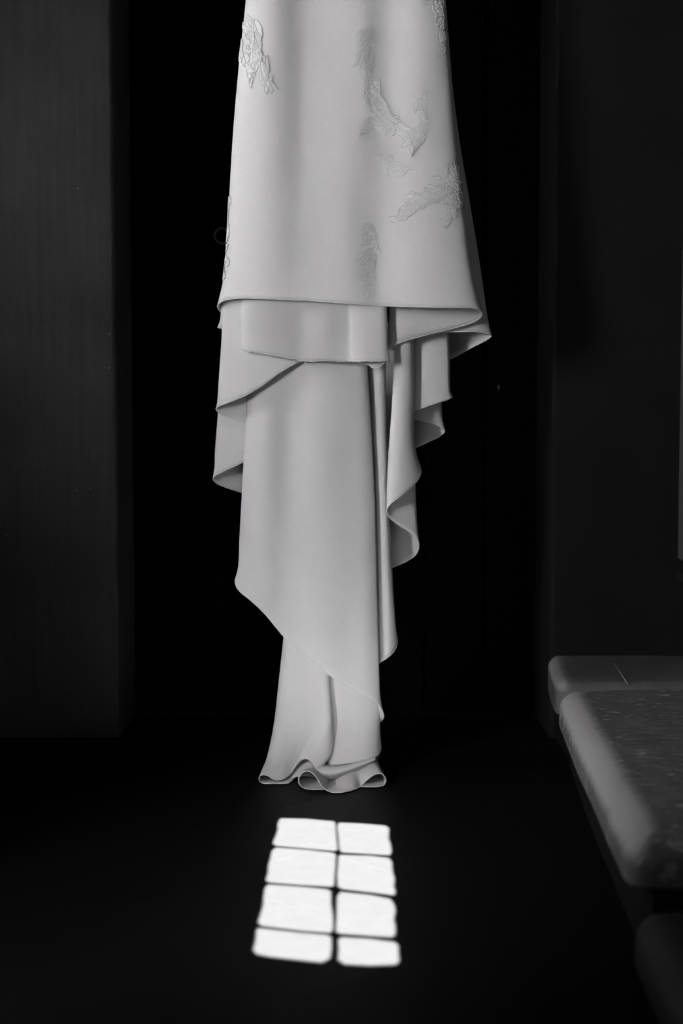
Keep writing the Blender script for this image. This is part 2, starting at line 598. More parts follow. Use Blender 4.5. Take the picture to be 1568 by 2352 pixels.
# ------------------------------------------------------------------ stone ledge on the right
LEDGE_Z = at_depth(1290, 1508, WALL_Y).z
def lp(px, py):
    p = at_height(px, py, LEDGE_Z)
    return (p.x, p.y)
def rounded_slab(name, outline, z0, z1, r, mat, parent, seed, amp=0.004):
    """Worn stone slab: plan outline, thickness and a big rolled arris on every exposed edge."""
    # densify outline
    pts = []
    n = len(outline)
    for i in range(n):
        a, b = Vector(outline[i]), Vector(outline[(i + 1) % n])
        k = max(1, int((b - a).length / 0.02))
        for t in range(k):
            pts.append(a.lerp(b, t / k))
    N = len(pts)
    # smooth corners a little
    for _ in range(6):
        pts = [(pts[i - 1] + pts[i] * 2 + pts[(i + 1) % N]) / 4 for i in range(N)]
    area = sum(pts[i].x * pts[(i + 1) % N].y - pts[(i + 1) % N].x * pts[i].y for i in range(N))
    sgn = 1 if area > 0 else -1
    nrm = []
    for i in range(N):
        t = (pts[(i + 2) % N] - pts[i - 2]).normalized()
        nrm.append(Vector((t.y, -t.x)) * sgn)
    rings = []
    rings.append([(p.x, p.y, z0) for p in pts])
    h = z1 - z0
    rings.append([(p.x, p.y, z0 + (h - r) * 0.5) for p in pts])
    for a in np.linspace(0, math.pi / 2, 9):
        rings.append([(p.x - q_.x * r * (1 - math.cos(a)), p.y - q_.y * r * (1 - math.cos(a)), z1 - r + r * math.sin(a)) for p, q_ in zip(pts, nrm)])
    c = sum(pts, Vector((0, 0))) / N
    base = rings[-1]
    for s in (0.96, 0.85, 0.7, 0.55, 0.4, 0.25, 0.1):
        rings.append([(c.x + (x - c.x) * s, c.y + (y - c.y) * s, z) for x, y, z in base])
    verts, faces, wear_light = [], [], []
    for k, ring in enumerate(rings):
        for (x, y, z) in ring:
            v = Vector((x, y, z))
            d = noise.noise(v * 7 + Vector((seed, 0, 0))) * amp + noise.noise(v * 24 + Vector((seed, 3, 0))) * amp * 0.4
            if k == 0:
                d = 0
            zz = z + d
            verts.append((x, y, zz))
            i_ = len(wear_light) % N
            left = max(0.0, min(1.0, (-nrm[i_].x - 0.15) / 0.7))  # pale band, wear and painted light, only on left-facing edges
            wear_light.append((0, 0, .1, .3, .6, .85, 1, 1, .95, .75, .45)[k] * left if k < 11 else 0.0)
    for k in range(len(rings) - 1):
        for i in range(N):
            j = (i + 1) % N
            f = (k * N + i, k * N + j, (k + 1) * N + j, (k + 1) * N + i)
            faces.append(f if sgn > 0 else f[::-1])
    faces.append(tuple((len(rings) - 1) * N + i for i in range(N)) if sgn > 0 else tuple((len(rings) - 1) * N + i for i in range(N))[::-1])
    o = mesh_obj(name, verts, faces, mat, parent)
    o.data.attributes.new('wear_light', 'FLOAT', 'POINT').data.foreach_set('value', wear_light)
    return o

ledge = tag(empty('stone_ledge', (0.9, 3.6, 0)), 'worn pale stone ledge with rolled edge beside the doorway, right foreground', 'stone ledge')
LX1 = RX1 - 0.005
def off(pts):
    return [(x - 0.9, y - 3.6) for x, y in pts]
def slab(name, pxs, far_y, th, r, mat, seed, amp):
    pts = [lp(*p) for p in pxs]
    o = rounded_slab(name, off(pts), LEDGE_Z - th, LEDGE_Z, r, mat, ledge, seed, amp)
    return o
TH = 0.085
# rear, smooth slab against the wall
b0 = [(XR - 0.004, WALL_Y + 0.03), lp(1263, 1535), lp(1277, 1572), (LX1, lp(1277, 1572)[1]), (LX1, WALL_Y + 0.03)]
rounded_slab('slab', off(b0), LEDGE_Z - TH, LEDGE_Z + 0.003, 0.030, M_STONE2, ledge, 1.0, 0.002)
# middle, worn slab
e = [lp(1279, 1577), lp(1296, 1620), lp(1326, 1690), lp(1362, 1760), lp(1400, 1842), lp(1424, 1890), lp(1442, 1930)]
b1 = e + [(LX1, e[-1][1] - 0.02), (LX1, e[0][1])]
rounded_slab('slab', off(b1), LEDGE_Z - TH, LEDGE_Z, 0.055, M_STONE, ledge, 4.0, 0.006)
# nearest slab, lower
e2 = [lp(1450, 1945), lp(1475, 1995), lp(1530, 2100), lp(1600, 2240)]
b2 = e2 + [(LX1, e2[-1][1]), (LX1, e2[0][1])]
rounded_slab('slab', off(b2), LEDGE_Z - TH - 0.10, LEDGE_Z - 0.10, 0.05, M_STONE_SHADE, ledge, 9.0, 0.005)
# recessed riser below the slabs
allE = [b0[1]] + e
rv = [(x + 0.045, y) for x, y in allE]
rv = [(rv[0][0], WALL_Y + 0.03)] + rv + [(LX1, rv[-1][1]), (LX1, WALL_Y + 0.03)]
rv = off(rv)
nv = len(rv)
verts = [(x, y, 0.0) for x, y in rv] + [(x, y, LEDGE_Z - TH - 0.004) for x, y in rv]
faces = [(i, (i + 1) % nv, nv + (i + 1) % nv, nv + i) for i in range(nv)] + [tuple(range(nv)), tuple(range(nv, 2 * nv))]
o = mesh_obj('riser', verts, faces, M_RISER, ledge, smooth=False)
o['label'] = 'dark recessed riser under the slabs'
# a straw lying in the scratch of the rear slab
p0, p1 = at_height(1412, 1526, LEDGE_Z + 0.006), at_height(1441, 1571, LEDGE_Z + 0.006)
bm = bmesh.new()
dvec = (p1 - p0)
bmesh.ops.create_cone(bm, cap_ends=True, segments=8, radius1=0.0013, radius2=0.001, depth=dvec.length,
                      matrix=Matrix.Translation((p0 + p1) / 2) @ dvec.to_track_quat('Z', 'Y').to_matrix().to_4x4())
tag(bm_obj('straw', bm, M_STRAW, None, True), 'thin pale straw lying on the rear slab of the stone ledge', 'straw')

# pale pilaster at the right border, resting on a rounded corbel
pil_x = at_depth(1559, 1100, WALL_Y).x
pz = at_depth(1560, 1287, WALL_Y - 0.03).z
pila = structure(empty('trim_2', (pil_x, WALL_Y, pz)), 'pale plaster pilaster on a rounded corbel at the right border', 'pilaster')
def loft_box(name, x0, x1, y0, y1, z0, z1, mat, bev):
    l = pila.location
    return box_obj(name, [((x0 - l.x, y0 - l.y, z0 - l.z), (x1 - l.x, y1 - l.y, z1 - l.z))], mat, pila, bev)
loft_box('shaft', pil_x, RX1, WALL_Y - 0.10, WALL_Y + 0.01, pz, ROOM_H, M_PALE, 0.008)
bm = bmesh.new()
bmesh.ops.create_uvsphere(bm, u_segments=24, v_segments=14, radius=1.0,
                          matrix=Matrix.Translation((0.10, -0.05, -0.05)) @ Matrix.Diagonal((0.12, 0.058, 0.045, 1)))
bm_obj('corbel', bm, M_WALL_R, pila, True)


# ------------------------------------------------------------------ the dress
Y0 = 3.95                                   # plane in which the dress hangs
dress = tag(empty('wedding_dress', (0, Y0, 0)),
            'long white crepe wedding dress with lace appliques and folded train hanging before the door', 'dress')

def cr_resample(P, n, par=None):
    """Centripetal Catmull-Rom through the rows of P, n samples. P: (k, dim)."""
    P = np.asarray(P, float)
    k = len(P)
    if par is None:
        seg = np.linalg.norm((P[1:] - P[:-1]) * np.array([1, 1, 900.0])[:P.shape[1]], axis=1)
        par = np.concatenate([[0], np.cumsum(np.maximum(seg, 1e-3) ** 0.5)])
    t = np.linspace(par[0], par[-1], n)
    return hermite(par, P, t)

def hermite(par, P, t):
    """Cubic Hermite with limited (monotone-ish) finite-difference tangents; P may be (k, ...)"""
    par = np.asarray(par, float)
    h = np.diff(par)
    shp = (-1,) + (1,) * (P.ndim - 1)
    dlt = np.diff(P, axis=0) / h.reshape(shp)
    m = np.empty_like(P)
    m[0], m[-1] = dlt[0], dlt[-1]
    if len(P) > 2:
        w0 = h[1:].reshape(shp)
        w1 = h[:-1].reshape(shp)
        m[1:-1] = (w0 * dlt[:-1] + w1 * dlt[1:]) / (w0 + w1)
    idx = np.clip(np.searchsorted(par, t, side='right') - 1, 0, len(par) - 2)
    u = ((t - par[idx]) / h[idx]).reshape(shp)
    hh = h[idx].reshape(shp)
    h00 = 2 * u**3 - 3 * u**2 + 1
    h10 = u**3 - 2 * u**2 + u
    h01 = -2 * u**3 + 3 * u**2
    h11 = u**3 - u**2
    return h00 * P[idx] + h10 * hh * m[idx] + h01 * P[idx + 1] + h11 * hh * m[idx + 1]

def to_world(x, y, d):
    p = at_depth(x, y, Y0 + d)
    if p.z < 0.003:
        p = at_height(x, y, 0.003)
    return Vector((p.x, p.y - Y0, p.z))     # local to the dress

def tube(name, pts, r, mat, parent, sides=6):
    verts, faces = [], []
    n = len(pts)
    for i, p in enumerate(pts):
        t = (pts[min(i + 1, n - 1)] - pts[max(i - 1, 0)])
        if t.length < 1e-7:
            t = Vector((1, 0, 0))
        t.normalize()
        a = t.cross(Vector((0, 1, 0.3)))
        if a.length < 1e-4:
            a = t.cross(Vector((1, 0, 0)))
        a.normalize()
        b = t.cross(a)
        for k in range(sides):
            an = 2 * math.pi * k / sides
            verts.append(p + (a * math.cos(an) + b * math.sin(an)) * r)
    for i in range(n - 1):
        for k in range(sides):
            k2 = (k + 1) % sides
            faces.append((i * sides + k, i * sides + k2, (i + 1) * sides + k2, (i + 1) * sides + k))
    return mesh_obj(name, verts, faces, mat, parent)

def sheet(name, cols, mat, nv=60, sub=6, ripple=None, hem=True, hem_range=None, stitch=True, thick=0.0016, fray=0.0, label=None):
    """Cloth panel from columns of control points (x, y in photo pixels at the hanging plane, d metres behind it),
    running from top to hem; columns follow the cloth round its folds."""
    R = np.array([cr_resample(c, nv) for c in cols])              # (ncol, nv, 3)
    B = R[:, -1, :] * np.array([1, 1, 900.0])
    seg = np.linalg.norm(B[1:] - B[:-1], axis=1)
    par = np.concatenate([[0], np.cumsum(np.maximum(seg, 1.0) ** 0.6)])
    n = (len(cols) - 1) * sub + 1
    t = np.interp(np.linspace(0, len(cols) - 1, n), np.arange(len(cols)), par)
    G = hermite(par, R, t)                                        # (n, nv, 3)
    verts, faces = [], []
    for i in range(n):
        for j in range(nv):
            x, y, d = G[i, j]
            if ripple:
                d = d + ripple(x, y, i / (n - 1))
            if fray and j == nv - 1:
                y = y + noise.noise(Vector((x * 0.35, y * 0.02, 3.3))) * fray
            verts.append(to_world(x, y, d))
    for i in range(n - 1):
        for j in range(nv - 1):
            faces.append((i * nv + j, (i + 1) * nv + j, (i + 1) * nv + j + 1, i * nv + j + 1))
    o = mesh_obj(name, verts, faces, mat, dress)
    if label:
        o['label'] = label
    m = o.modifiers.new('thickness', 'SOLIDIFY')
    m.thickness = thick
    m.offset = 0.0
    if hem:
        a, b = (0, n) if hem_range is None else (int(hem_range[0] * (n - 1)), int(hem_range[1] * (n - 1)) + 1)
        pts = [Vector(verts[i * nv + nv - 1]) for i in range(a, b)]
        tube('hem', pts, 0.0014, M_HEM, o)
        if stitch:
            sp = []
            for i in range(a, b):
                p, q_ = Vector(verts[i * nv + nv - 1]), Vector(verts[i * nv + nv - 4])
                L = (q_ - p).length
                sp.append(p + (q_ - p) * min(1.0, 0.0085 / max(L, 1e-5)))
            tube('stitching', sp, 0.0011, M_CREPE, o, 5)
    return o

# ---- front skirt silhouette
YL = np.array([-330, -150, 0, 75, 150, 300, 450, 600, 650, 680, 697, 706.0])
XLs = np.array([588, 578, 565, 557, 549, 536, 527, 518, 512, 506, 501, 499.0])
YR = np.array([-330, -150, 0, 150, 300, 450, 600, 660, 690, 705, 718.0])
XRs = np.array([1000, 1010, 1022, 1034, 1046, 1063, 1083, 1092, 1098, 1103, 1107.0])
def sil_l(y):
    return float(hermite(YL, XLs[:, None], np.array([y]))[0, 0]) if y < YL[-1] else float(XLs[-1])
def sil_r(y):
    return float(hermite(YR, XRs[:, None], np.array([y]))[0, 0]) if y < YR[-1] else float(XRs[-1])
HEMX = np.array([499, 503, 515, 535, 560, 620, 700, 800, 890, 1000, 1080, 1098, 1107.0])
HEMY = np.array([704, 697, 689, 686, 685, 687, 690, 697, 703, 706, 707, 710, 718.0])
def hem_y(x):
    return float(np.interp(x, HEMX, HEMY))
SE_N, SE_R = 3.0, 5.0
def skirt_A(y):
    return 0.066 + 0.026 * min(1.0, max(0.0, (y + 330) / 1030.0))
def skirt_ripple(x, y):
    f = min(1.0, max(0.0, (y + 100) / 800.0))
    up = 1 - f
    s = (x - 500) / 600.0
    e = max(0.0, 1 - ((x - 800) / 290.0) ** 4)
    d = 0.0
    def dip(c, sl, sr):
        w = sl if x < c else sr
        return math.exp(-((x - c) / w) ** 2)
    d += 0.024 * (0.25 + 0.75 * up) * dip(700, 44, 120)
    d -= 0.004 * dip(600 - 10 * f, 30, 40)
    d += 0.013 * (0.5 + 0.5 * f) * dip(866 - 6 * f, 30, 64)
    d += 0.010 * up * dip(900, 36, 50)
    return d * max(e, 0.0)
def skirt_d(x, y):
    l, r = sil_l(y), sil_r(y)
    s = max(-1.0, min(1.0, (x - (l + r) / 2) / ((r - l) / 2)))
    n = SE_N if s < 0 else SE_R
    return -skirt_A(y) * (1 - abs(s) ** n) ** (1 / n) + skirt_ripple(x, y)

cols = []
# back of the left side, coming forward round the left edge
def edge_col(frac, hx, hy, d_top, d_bot):
    """column hugging the left silhouette, pulled in by frac of the half width"""
    c = []
    for y in (-330, -100, 150, 400, 600, 660):
        l, r = sil_l(y), sil_r(y)
        c.append((l + frac * (r - l), y, d_top + (d_bot - d_top) * (y + 330) / 1000.0))
    c.append((hx, hy, d_bot))
    return c
cols.append(edge_col(0.30, 640, 742, 0.08, 0.075))
cols.append(edge_col(0.16, 575, 735, 0.07, 0.065))
cols.append(edge_col(0.05, 526, 727, 0.045, 0.045))
cols.append(edge_col(0.012, 507, 717, 0.02, 0.022))
n_left = len(cols)
for th in np.linspace(-90, 90, 37):
    c = []
    sn = math.sin(math.radians(th))
    s = math.copysign(abs(sn) ** (2 / SE_N), sn)
    # hem point of this column
    xh = 499 + (1107 - 499) * (s + 1) / 2
    yh = hem_y(xh)
    for y in (-330, -150, 0, 150, 300, 450, 570, 640, 1e9):
        if y > 1e8:
            y = yh
        l, r = sil_l(y), sil_r(y)
        x = l + (r - l) * (s + 1) / 2
        if y == yh:
            x = xh
        c.append((x, y, skirt_d(x, y)))
    cols.append(c)
# right side: folds back inward, left, then out again and back (zigzag of the hem)
def rc_(xt, hx, hy, d0, d1, ytop=-330):
    c = []
    for y in np.linspace(ytop, 640, 6):
        f = (y - ytop) / (640 - ytop)
        c.append((xt + (hx - xt) * f * 0.92, y, d0 + (d1 - d0) * f))
    c.append((hx, hy, d1))
    return c
def rsil(inset, hx, hy, d0, d1):
    c = []
    for y in (-330, -100, 150, 300, 450, 600, 660):
        c.append((sil_r(y) - inset, y, d0 + (d1 - d0) * (y + 330) / 1000.0))
    c.append((hx, hy, d1))
    return c
cols.append(rsil(3, 1104, 728, 0.012, 0.010))
cols.append(rsil(16, 1088, 739, 0.022, 0.010))
cols.append(rsil(60, 1030, 757, 0.03, -0.004))
cols.append(rsil(140, 950, 777, 0.030, -0.022))
cols.append(rsil(185, 903, 794, 0.03, -0.026))
cols.append(rsil(198, 889, 803, 0.04, -0.014))
cols.append(rsil(185, 903, 798, 0.05, -0.006))
cols.append(rsil(110, 978, 763, 0.055, 0.006))
cols.append(rsil(60, 1035, 762, 0.06, 0.018))
def strip(inset, hx, hy, d):
    ys = [-330, -100, 100, 260, 340, 460, 600, 690, 735]
    xs = [999, 1011, 1028, 1046, 1057, 1077, 1100, 1113, 1120]
    c = [(x - inset, y, 0.045 + (d - 0.045) * (y + 330) / 1000.0) for x, y in zip(xs, ys)]
    c.append((hx, hy, d))
    return c
cols.append(strip(26, 1090, 762, 0.034))
cols.append(strip(6, 1118, 766, 0.052))
cols.append(strip(0, 1128, 771, 0.064))
cols.append(strip(5, 1118, 780, 0.084))
cols.append(strip(30, 1085, 797, 0.125))
cols.append(strip(75, 1040, 822, 0.175))
cols.append(strip(110, 1000, 838, 0.21))
cols.append(strip(140, 965, 845, 0.23))
skirt = sheet('front_skirt', cols, M_CREPE, nv=70, sub=4, hem_range=(0.02, 1.0))
# back of the skirt, closing the tube
cols = []
for s in np.linspace(-1, 1, 15):
    c = []
    for y in (-330, -100, 150, 350, 560):
        l, r = sil_l(y) + 12, sil_r(y) - 6
        c.append((l + (r - l) * (s + 1) / 2, y, 0.035 + 0.10 * (1 - abs(s) ** 2.2)))
    cols.append(c)
sheet('back_skirt', cols, M_CREPE, nv=16, sub=2, hem=False)

# ---- lining flaps below the front hem
cols = [
    [(600, 640, 0.02), (585, 700, 0.02), (580, 760, 0.025)],
    [(560, 640, 0.005), (545, 700, 0.0), (540, 759, 0.002)],
    [(535, 640, -0.004), (522, 700, -0.006), (518, 755, -0.006)],
    [(520, 640, 0.000), (509, 700, 0.000), (506, 735, 0.0), (500, 751, 0.0)],
    [(528, 640, 0.012), (517, 700, 0.016), (512, 740, 0.018), (511, 756, 0.02)],
    [(560, 640, 0.03), (556, 700, 0.034), (553, 762, 0.036)],
]
sheet('side_lining', cols, M_LINING, nv=20, sub=6, stitch=False, fray=2.0)
cols = [
    [(600, 640, -0.016), (600, 720, -0.016), (600, 806, -0.016)],
    [(560, 640, -0.028), (560, 720, -0.028), (562, 804, -0.028)],
    [(553, 640, -0.042), (553, 720, -0.042), (553, 801, -0.042)],
    [(562, 640, -0.056), (562, 720, -0.056), (566, 806, -0.056)],
    [(600, 640, -0.066), (600, 720, -0.066), (606, 812, -0.066)],
    [(660, 640, -0.063), (660, 720, -0.063), (662, 822, -0.063)],
    [(690, 640, -0.059), (690, 720, -0.059), (690, 828, -0.059)],
    [(745, 640, -0.064), (745, 720, -0.064), (745, 829, -0.064)],
    [(790, 640, -0.060), (790, 720, -0.060), (790, 830, -0.060)],
    [(802, 640, -0.060), (802, 720, -0.060), (803, 830, -0.062)],
    [(810, 640, -0.066), (810, 720, -0.066), (812, 830, -0.068)],
    [(830, 640, -0.072), (830, 720, -0.072), (832, 829, -0.076)],
    [(855, 640, -0.072), (855, 720, -0.072), (858, 829, -0.077)],
    [(878, 640, -0.070), (880, 720, -0.070), (884, 829, -0.074)],
    [(886, 640, -0.060), (888, 720, -0.060), (891, 800, -0.062), (896, 829, -0.062)],
    [(880, 640, -0.046), (882, 720, -0.046), (886, 832, -0.050)],
    [(862, 640, -0.042), (862, 720, -0.042), (864, 846, -0.044)],
    [(842, 640, -0.038), (842, 720, -0.038), (843, 838, -0.038)],
    [(820, 640, -0.036), (820, 720, -0.036), (820, 832, -0.036)],
]
sheet('lining', cols, M_LINING, nv=24, sub=6, stitch=False, fray=3.0)

# ---- train, left tiers
cols = [
    [(740, 640, -0.030), (740, 730, -0.030), (740, 808, -0.030)],
    [(690, 640, -0.036), (690, 730, -0.036), (690, 829, -0.036)],
    [(640, 640, -0.040), (640, 730, -0.040), (640, 857, -0.040)],
    [(600, 640, -0.038), (600, 730, -0.038), (600, 887, -0.038)],
    [(566, 640, -0.034), (566, 730, -0.034), (566, 907, -0.036)],
    [(535, 640, -0.024), (535, 740, -0.024), (533, 850, -0.026), (530, 922, -0.026)],
    [(516, 640, -0.012), (514, 740, -0.012), (508, 850, -0.012), (505, 932, -0.012)],
    [(512, 640, 0.002), (511, 740, 0.000), (503, 870, 0.000), (499, 925, 0.000), (496, 939, 0.000)],
    [(520, 640, 0.012), (516, 740, 0.010), (507, 870, 0.010), (504, 949, 0.010)],
    [(540, 640, 0.018), (540, 740, 0.016), (526, 870, 0.016), (522, 957, 0.016)],
    [(566, 640, 0.024), (566, 740, 0.022), (552, 870, 0.022), (548, 967, 0.022)],
    [(590, 640, 0.030), (590, 740, 0.028), (582, 870, 0.028), (580, 976, 0.028)],
]
sheet('train_tier', cols, M_CREPE, nv=40, sub=6, hem_range=(0.05, 1.0), label='upper left tier of the train')
cols = [
    [(640, 760, 0.034), (640, 900, 0.034), (630, 1025, 0.036)],
    [(590, 760, 0.036), (585, 900, 0.036), (580, 1052, 0.038)],
    [(560, 760, 0.040), (555, 900, 0.040), (545, 1000, 0.042), (540, 1070, 0.044)],
    [(530, 760, 0.048), (525, 900, 0.048), (515, 1000, 0.050), (510, 1084, 0.052)],
    [(516, 760, 0.058), (508, 900, 0.058), (499, 1010, 0.060), (495, 1092, 0.060)],
    [(513, 760, 0.070), (503, 920, 0.070), (494, 1040, 0.072), (493, 1075, 0.072), (489, 1100, 0.072)],
    [(518, 760, 0.082), (508, 920, 0.082), (499, 1040, 0.084), (497, 1110, 0.084)],
    [(540, 760, 0.095), (535, 920, 0.095), (525, 1040, 0.097), (520, 1120, 0.098)],
    [(570, 760, 0.105), (568, 920, 0.105), (560, 1040, 0.108), (556, 1132, 0.11)],
    [(600, 760, 0.112), (600, 920, 0.112), (596, 1040, 0.115), (594, 1148, 0.118)],
]
sheet('train_tier', cols, M_CREPE, nv=40, sub=6, hem_range=(0.1, 1.0), label='lower left tier of the train')

# ---- train, wide centre panel
def centre_ripple(x, y, u):
    f = min(1.0, max(0.0, (y - 800) / 800.0))
    d = -0.005 * math.exp(-((x - 745) / 50.0) ** 2)
    d += 0.011 * (1 - 0.75 * f) * math.exp(-((x - 672 + 18 * f) / 36.0) ** 2)
    d -= 0.004 * math.exp(-((x - 610 + 10 * f) / 24.0) ** 2)
    d += 0.003 * f * math.exp(-((x - 800) / 26.0) ** 2)
    return d
cols = [
    [(640, 780, 0.050), (625, 950, 0.050), (615, 1150, 0.050), (600, 1330, 0.050)],
    [(592, 780, 0.035), (586, 950, 0.035), (578, 1150, 0.035), (566, 1325, 0.035)],
    [(576, 780, 0.020), (571, 870, 0.020), (565, 980, 0.020), (558, 1100, 0.020), (551, 1230, 0.020), (548, 1300, 0.020), (541, 1329, 0.018)],
    [(580, 780, 0.008), (575, 870, 0.008), (569, 980, 0.008), (563, 1100, 0.008), (556, 1230, 0.008), (550, 1308, 0.008), (543, 1348, 0.008)],
    [(586, 780, 0.000), (582, 870, 0.000), (576, 980, 0.000), (570, 1100, 0.000), (564, 1230, 0.000), (560, 1315, -0.002), (554, 1362, -0.004)],
    [(598, 780, -0.006), (594, 900, -0.006), (588, 1020, -0.007), (582, 1150, -0.008), (577, 1270, -0.010), (574, 1330, -0.012), (572, 1376, -0.014)],
    [(630, 780, -0.014), (628, 900, -0.014), (622, 1050, -0.016), (616, 1200, -0.018), (611, 1330, -0.020), (608, 1410, -0.022)],
    [(672, 780, -0.019), (670, 950, -0.019), (665, 1150, -0.022), (658, 1350, -0.024), (654, 1465, -0.026)],
    [(716, 780, -0.021), (716, 950, -0.021), (712, 1200, -0.024), (706, 1400, -0.027), (704, 1510, -0.028)],
    [(758, 780, -0.021), (760, 950, -0.021), (760, 1200, -0.024), (756, 1420, -0.027), (754, 1549, -0.028)],
    [(800, 780, -0.018), (804, 950, -0.018), (808, 1200, -0.020), (809, 1420, -0.022), (808, 1584, -0.022)],
    [(826, 780, -0.012), (834, 950, -0.012), (842, 1200, -0.013), (846, 1420, -0.014), (848, 1605, -0.012)],
    [(836, 780, -0.002), (847, 950, -0.002), (857, 1150, -0.002), (862, 1350, -0.002), (866, 1500, -0.002), (868, 1590, 0.000), (869, 1617, 0.000)],
    [(839, 780, 0.010), (850, 950, 0.010), (860, 1150, 0.010), (865, 1350, 0.010), (869, 1500, 0.010), (873, 1600, 0.016), (881, 1642, 0.024)],
    [(834, 780, 0.024), (846, 950, 0.024), (856, 1150, 0.024), (861, 1350, 0.024), (865, 1500, 0.024), (869, 1600, 0.040), (874, 1657, 0.075)],
    [(815, 780, 0.035), (826, 950, 0.035), (836, 1150, 0.035), (841, 1350, 0.035), (845, 1500, 0.035), (852, 1600, 0.070), (855, 1664, 0.120)],
]
sheet('train_panel', cols, M_CREPE, nv=70, sub=6, ripple=centre_ripple, hem_range=(0.05, 1.0), stitch=False, label='wide centre panel of the train')

# ---- slim pleat right of the centre panel
cols = [
    [(830, 760, 0.061), (843, 1000, 0.061), (850, 1300, 0.061), (848, 1538, 0.061)],
    [(846, 760, 0.044), (855, 1000, 0.044), (864, 1300, 0.044), (866, 1527, 0.044)],
    [(852, 760, 0.028), (861, 1000, 0.028), (871, 1300, 0.028), (876, 1519, 0.028)],
    [(860, 760, 0.021), (868, 1000, 0.021), (879, 1300, 0.021), (886, 1513, 0.021)],
    [(870, 760, 0.019), (876, 1000, 0.019), (887, 1300, 0.019), (895, 1506, 0.020)],
    [(879, 760, 0.024), (883, 1000, 0.024), (894, 1300, 0.024), (904, 1496, 0.026)],
    [(883, 760, 0.036), (887, 1000, 0.036), (892, 1150, 0.036), (899, 1300, 0.036), (907, 1430, 0.036), (911, 1482, 0.038)],
    [(882, 760, 0.052), (886, 1000, 0.052), (891, 1150, 0.052), (898, 1300, 0.052), (905, 1420, 0.052), (912, 1466, 0.052)],
    [(868, 760, 0.066), (874, 1000, 0.066), (880, 1150, 0.066), (887, 1300, 0.066), (895, 1420, 0.066), (900, 1455, 0.066)],
]
sheet('pleat', cols, M_CREPE, nv=50, sub=6, hem_range=(0.05, 1.0), stitch=False, label='slim pleat of the train')

# ---- right-hand pleat with its S-shaped hem
cols = [
    [(925, 740, 0.067), (925, 900, 0.067), (920, 1010, 0.067), (915, 1060, 0.067)],
    [(941, 740, 0.052), (943, 900, 0.052), (942, 1000, 0.052), (950, 1048, 0.054)],
    [(948, 740, 0.034), (951, 900, 0.034), (950, 1000, 0.036), (955, 1040, 0.038), (962, 1064, 0.040)],
    [(949, 740, 0.018), (951, 900, 0.018), (949, 1000, 0.020), (955, 1045, 0.024), (966, 1084, 0.028)],
    [(946, 740, 0.004), (947, 900, 0.004), (945, 1000, 0.004), (950, 1050, 0.008), (958, 1104, 0.012)],
    [(938, 740, -0.008), (938, 900, -0.008), (935, 1000, -0.008), (936, 1060, -0.006), (941, 1121, -0.004)],
    [(925, 740, -0.014), (922, 900, -0.014), (918, 1020, -0.014), (916, 1080, -0.014), (917, 1141, -0.014)],
    [(913, 740, -0.010), (908, 900, -0.010), (901, 1020, -0.010), (898, 1090, -0.010), (897, 1157, -0.012)],
    [(908, 740, 0.000), (902, 900, 0.000), (894, 1020, 0.000), (890, 1090, 0.000), (888, 1171, -0.002)],
    [(912, 740, 0.016), (906, 900, 0.016), (898, 1020, 0.016), (895, 1090, 0.016), (894, 1188, 0.014)],
    [(925, 740, 0.032), (922, 900, 0.032), (918, 1050, 0.032), (915, 1206, 0.030)],
    [(938, 740, 0.046), (938, 900, 0.046), (936, 1050, 0.046), (938, 1220, 0.044)],
    [(945, 740, 0.062), (946, 900, 0.062), (949, 1050, 0.062), (954, 1180, 0.060), (957, 1236, 0.058)],
    [(946, 740, 0.078), (947, 900, 0.078), (951, 1050, 0.078), (956, 1180, 0.078), (962, 1252, 0.076)],
    [(942, 740, 0.107), (943, 900, 0.107), (946, 1050, 0.107), (951, 1180, 0.107), (956, 1272, 0.107)],
    [(925, 740, 0.147), (926, 900, 0.147), (929, 1050, 0.147), (931, 1180, 0.147), (934, 1289, 0.147)],
    [(895, 740, 0.187), (896, 900, 0.187), (899, 1050, 0.187), (901, 1180, 0.187), (903, 1303, 0.187)],
    [(865, 740, 0.217), (866, 900, 0.217), (869, 1050, 0.217), (871, 1180, 0.217), (873, 1316, 0.217)],
]
sheet('pleat', cols, M_CREPE, nv=46, sub=6, hem_range=(0.08, 1.0), stitch=False, label='pleat with a curling S shaped hem')

